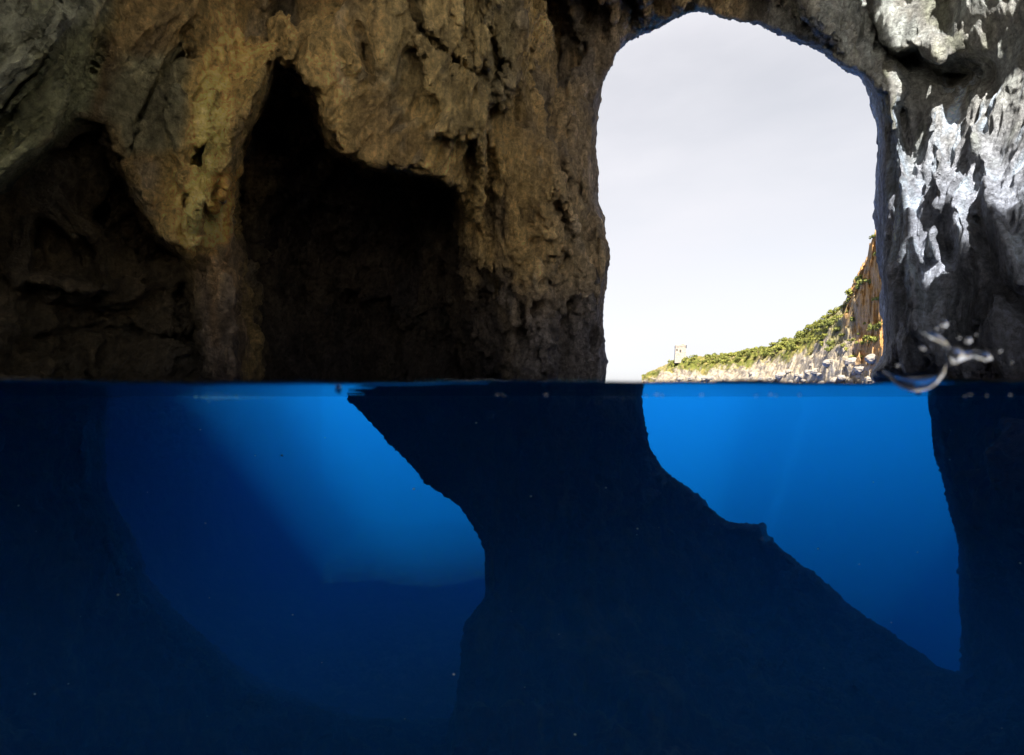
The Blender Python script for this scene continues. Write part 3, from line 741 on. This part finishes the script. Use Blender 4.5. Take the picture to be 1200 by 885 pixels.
def leaf_mat():
    m, nt, ns, L = mat('scrub_leaves')
    out = nd(ns, 'ShaderNodeOutputMaterial'); b = nd(ns, 'ShaderNodeBsdfPrincipled', Roughness=.8); L.new(b.outputs[0], out.inputs[0])
    oi = nd(ns, 'ShaderNodeObjectInfo'); geo = nd(ns, 'ShaderNodeNewGeometry')
    cr = nd(ns, 'ShaderNodeValToRGB'); e = cr.color_ramp.elements; e[0].color = (.07, .085, .012, 1); e[1].color = (.24, .235, .035, 1)
    ad = nd(ns, 'ShaderNodeMath', operation='MULTIPLY_ADD'); L.new(geo.outputs['Random Per Island'], ad.inputs[0]); ad.inputs[1].default_value = .45
    mu = nd(ns, 'ShaderNodeMath', operation='MULTIPLY'); L.new(oi.outputs['Random'], mu.inputs[0]); mu.inputs[1].default_value = .55
    L.new(mu.outputs[0], ad.inputs[2]); L.new(ad.outputs[0], cr.inputs[0]); L.new(cr.outputs[0], b.inputs['Base Color'])
    return m
LEAF = leaf_mat()
protos = [mesh_np('shrub', *shrub_mesh(s_), LEAF, smooth=False) for s_ in (1, 2, 3, 4)]
r = np.random.default_rng(21)
spots = []
for q in range(210):
    if q < 150:
        px = 786 + 190 * r.random(); t = .55 + .48 * r.random() ** .7; s_ = .7 + 1.1 * r.random()
        if px < 800: t = max(t, .7)
    else:
        px = 955 + 80 * r.random(); t = .3 + .75 * r.random(); s_ = .6 + .9 * r.random()
    spots.append((px, t, s_))
for q, (px, t, s_) in enumerate(spots):
    src = protos[q % 4]
    o = src if q < 4 else src.copy()
    if q >= 4: C.objects.link(o)
    p = on_headland(px, t)
    o.location = (p[0], p[1], p[2] - .15 * s_)
    o.rotation_euler = (0, 0, r.random() * 6.28); o.scale = (s_ * (1 + .5 * r.random()), s_ * (1 + .4 * r.random()), s_ * 1.25)
    lab = 'low green shrub on the headland slope between tower and cliff' if px < 960 else 'low green shrub on the steep cliff end of the headland'
    props(o, lab, 'shrub', 'shrubs on the headland slope' if px < 960 else 'shrubs on the steep cliff')

# ------------------------------------------------------------------ tower
def tower():
    import bmesh
    m, nt, ns, L = mat('tower_stone')
    out = nd(ns, 'ShaderNodeOutputMaterial'); b = nd(ns, 'ShaderNodeBsdfPrincipled', Roughness=.9); L.new(b.outputs[0], out.inputs[0])
    tc = nd(ns, 'ShaderNodeTexCoord'); br = nd(ns, 'ShaderNodeTexNoise', Scale=1.3, Detail=5.0); L.new(tc.outputs['Object'], br.inputs['Vector'])
    cr = nd(ns, 'ShaderNodeValToRGB'); e = cr.color_ramp.elements; e[0].position = .3; e[0].color = (.19, .155, .12, 1); e[1].position = .7; e[1].color = (.31, .28, .23, 1)
    L.new(br.outputs[0], cr.inputs[0]); L.new(cr.outputs[0], b.inputs['Base Color'])
    md, nt, ns, L = mat('dark_opening'); out = nd(ns, 'ShaderNodeOutputMaterial'); b = nd(ns, 'ShaderNodeBsdfPrincipled', Roughness=.9); b.inputs['Base Color'].default_value = (.03, .025, .02, 1); L.new(b.outputs[0], out.inputs[0])
    mo, nt, ns, L = mat('orange_tile'); out = nd(ns, 'ShaderNodeOutputMaterial'); b = nd(ns, 'ShaderNodeBsdfPrincipled', Roughness=.8); b.inputs['Base Color'].default_value = (.36, .17, .06, 1); L.new(b.outputs[0], out.inputs[0])
    p = on_headland(797, .9)
    t = bpy.data.objects.new('watchtower', None); C.objects.link(t); t.location = (p[0], p[1], p[2] - 1.5); t.rotation_euler = (0, 0, R(-14))
    props(t, 'square pale stone watchtower standing on the end of the headland', 'tower')
    def build(name, boxes, mm, bev=0):
        bm = bmesh.new()
        for (cx, cy, z0, z1, w0, w1, d0, d1) in boxes:
            vs = [bm.verts.new((cx + sx * w / 2, cy + sy * dd / 2, zz)) for (zz, w, dd) in ((z0, w0, d0), (z1, w1, d1)) for (sx, sy) in ((-1, -1), (1, -1), (1, 1), (-1, 1))]
            for f_ in ((3, 2, 1, 0), (4, 5, 6, 7), (0, 1, 5, 4), (1, 2, 6, 5), (2, 3, 7, 6), (3, 0, 4, 7)): bm.faces.new([vs[k_] for k_ in f_])
        if bev: bmesh.ops.bevel(bm, geom=bm.edges[:], offset=bev, segments=1, affect='EDGES')
        me = bpy.data.meshes.new(name); bm.to_mesh(me); bm.free(); me.materials.append(mm)
        o = bpy.data.objects.new(name, me); C.objects.link(o); o.parent = t; return o
    build('wall', [(0, 0, -1, 9.2, 7.4, 6.2, 7.4, 6.2)], m, .08)
    build('cornice', [(0, 0, 9.205, 9.6, 6.5, 6.5, 6.5, 6.5)], m, .05)
    build('parapet', [(0, -2.95, 9.605, 10.5, 6.2, 6.2, .5, .5), (-2.95, .25, 9.605, 10.4, .5, .5, 5.6, 5.6), (2.95, -.6, 9.605, 10.0, .5, .5, 3.9, 3.9), (0, 3.25, 9.605, 10.3, 5.0, 5.0, .45, .45)], m, .05)
    build('turret', [(1.5, 0, 9.605, 11.0, 1.5, 1.4, 1.5, 1.4)], mo, .05)
    build('bartizan', [(3.1, -2.6, 8.4, 10.2, .9, 1.2, .9, 1.2)], md, .03)
    for (x_, z_, w_, h_) in ((-2.2, 7.3, .7, 1.3), (-.2, 6.6, .8, 1.6)):
        dd = 7.4 - 1.2 * (z_ + 1) / 10.2
        build('window', [(x_, -dd / 2 + .02, z_ - h_ / 2, z_ + h_ / 2, w_, w_, .25, .25)], md)
    build('window', [(-3.2, .6, 6.4, 7.6, .3, .3, .8, .8)], md)
tower()

# ------------------------------------------------------------------ shore boulders
def boulder_mesh(seed):
    import bmesh
    bm = bmesh.new(); bmesh.ops.create_icosphere(bm, subdivisions=3, radius=1)
    me = bpy.data.meshes.new('boulder'); bm.to_mesh(me); bm.free()
    co = np.zeros(len(me.vertices) * 3, np.float32); me.vertices.foreach_get('co', co); co = co.reshape(-1, 3)
    co = co * (1 + .35 * ridged(co + seed * 5, .8, 3, .5)[:, None]) * np.array([1.1, 1, .75])
    me.vertices.foreach_set('co', co.ravel()); me.update()
    return me
def pale_rock():
    m, nt, ns, L = mat('pale_rock')
    out = nd(ns, 'ShaderNodeOutputMaterial'); b = nd(ns, 'ShaderNodeBsdfPrincipled', Roughness=.95); L.new(b.outputs[0], out.inputs[0])
    geo = nd(ns, 'ShaderNodeNewGeometry'); n_ = nd(ns, 'ShaderNodeTexNoise', Scale=1.2, Detail=5.0); L.new(geo.outputs['Position'], n_.inputs['Vector'])
    cr = nd(ns, 'ShaderNodeValToRGB'); e = cr.color_ramp.elements; e[0].position = .3; e[0].color = (.14, .115, .09, 1); e[1].position = .65; e[1].color = (.30, .27, .225, 1)
    L.new(n_.outputs[0], cr.inputs[0]); L.new(cr.outputs[0], b.inputs['Base Color']); return m
PALE = pale_rock()
bms = [boulder_mesh(s_) for s_ in (1, 2, 3)]
for b_ in bms: b_.materials.append(PALE)
for q in range(60):
    px = 758 + 280 * (q + r.random()) / 60; t = .03 + .22 * r.random()
    p = on_headland(px, t); s_ = (.7 + 1.0 * r.random())
    o = bpy.data.objects.new('boulder', bms[q % 3]); C.objects.link(o)
    o.location = (p[0], p[1], p[2] + .2); o.rotation_euler = (0, 0, 6.28 * r.random()); o.scale = (s_, s_, s_)
    props(o, 'pale boulder on the rocky shore at the foot of the headland', 'boulder', 'boulders along the headland shore')

# ------------------------------------------------------------------ light, sky, camera
SUN_AZ = R(-168)      # from +y toward -x
SUN_EL = R(47)
w = bpy.data.worlds.new('World'); S.world = w; w.use_nodes = True
nt = w.node_tree; ns = nt.nodes; L = nt.links
bg = ns['Background']; sky = ns.new('ShaderNodeTexSky'); sky.sky_type = 'NISHITA'; sky.sun_disc = False
sky.sun_elevation = SUN_EL; sky.sun_rotation = SUN_AZ; sky.dust_density = 1.5; sky.air_density = 1.0; sky.ozone_density = 1.0
hs = ns.new('ShaderNodeHueSaturation'); hs.inputs['Saturation'].default_value = .3
L.new(sky.outputs[0], hs.inputs['Color']); tc = ns.new('ShaderNodeTexCoord'); cn = ns.new('ShaderNodeTexNoise'); cn.inputs['Scale'].default_value = 2.2; cn.inputs['Detail'].default_value = 5
mpw = ns.new('ShaderNodeMapping'); mpw.inputs['Scale'].default_value = (1, 1, 3); L.new(tc.outputs['Generated'], mpw.inputs[0]); L.new(mpw.outputs[0], cn.inputs['Vector'])
cr_ = ns.new('ShaderNodeMapRange'); cr_.inputs[1].default_value = .3; cr_.inputs[2].default_value = .75; cr_.inputs[3].default_value = .45; cr_.inputs[4].default_value = .9; L.new(cn.outputs[0], cr_.inputs[0])
mxw = ns.new('ShaderNodeMix'); mxw.data_type = 'RGBA'; L.new(cr_.outputs[0], mxw.inputs[0]); L.new(hs.outputs[0], mxw.inputs[6]); mxw.inputs[7].default_value = (5.0, 4.95, 5.25, 1)
L.new(mxw.outputs[2], bg.inputs['Color'])
bg.inputs['Strength'].default_value = .055
d_ = (math.sin(SUN_AZ) * math.cos(SUN_EL), math.cos(SUN_AZ) * math.cos(SUN_EL), math.sin(SUN_EL))
sl = bpy.data.lights.new('sun', 'SUN'); sl.energy = 5.0; sl.angle = R(.5); sl.color = (1, .95, .87)
so = bpy.data.objects.new('sun', sl); C.objects.link(so)
from mathutils import Vector
so.rotation_euler = Vector(d_).to_track_quat('Z', 'Y').to_euler()
cam = bpy.data.cameras.new('camera'); co_ = bpy.data.objects.new('camera', cam); C.objects.link(co_)
cam.sensor_width = 36; cam.lens = 18.0; cam.shift_y = (HY - 442.5) / 1200
cam.clip_start = .01; cam.clip_end = 6000
co_.location = (0, 0, MEN - .25 * 22 / FPX); co_.rotation_euler = (R(90), 0, 0)
cam.dof.use_dof = True; cam.dof.focus_distance = 9.0; cam.dof.aperture_fstop = 7
S.camera = co_
S.view_settings.view_transform = 'Standard'; S.view_settings.look = 'None'; S.view_settings.gamma = 1; S.view_settings.exposure = 1.8
cy = S.cycles
cy.max_bounces = 8; cy.volume_bounces = 2; cy.transparent_max_bounces = 12; cy.diffuse_bounces = 4
cy.use_denoising = True; cy.caustics_reflective = False; cy.caustics_refractive = False
print('done', round(time.time() - T0, 1))
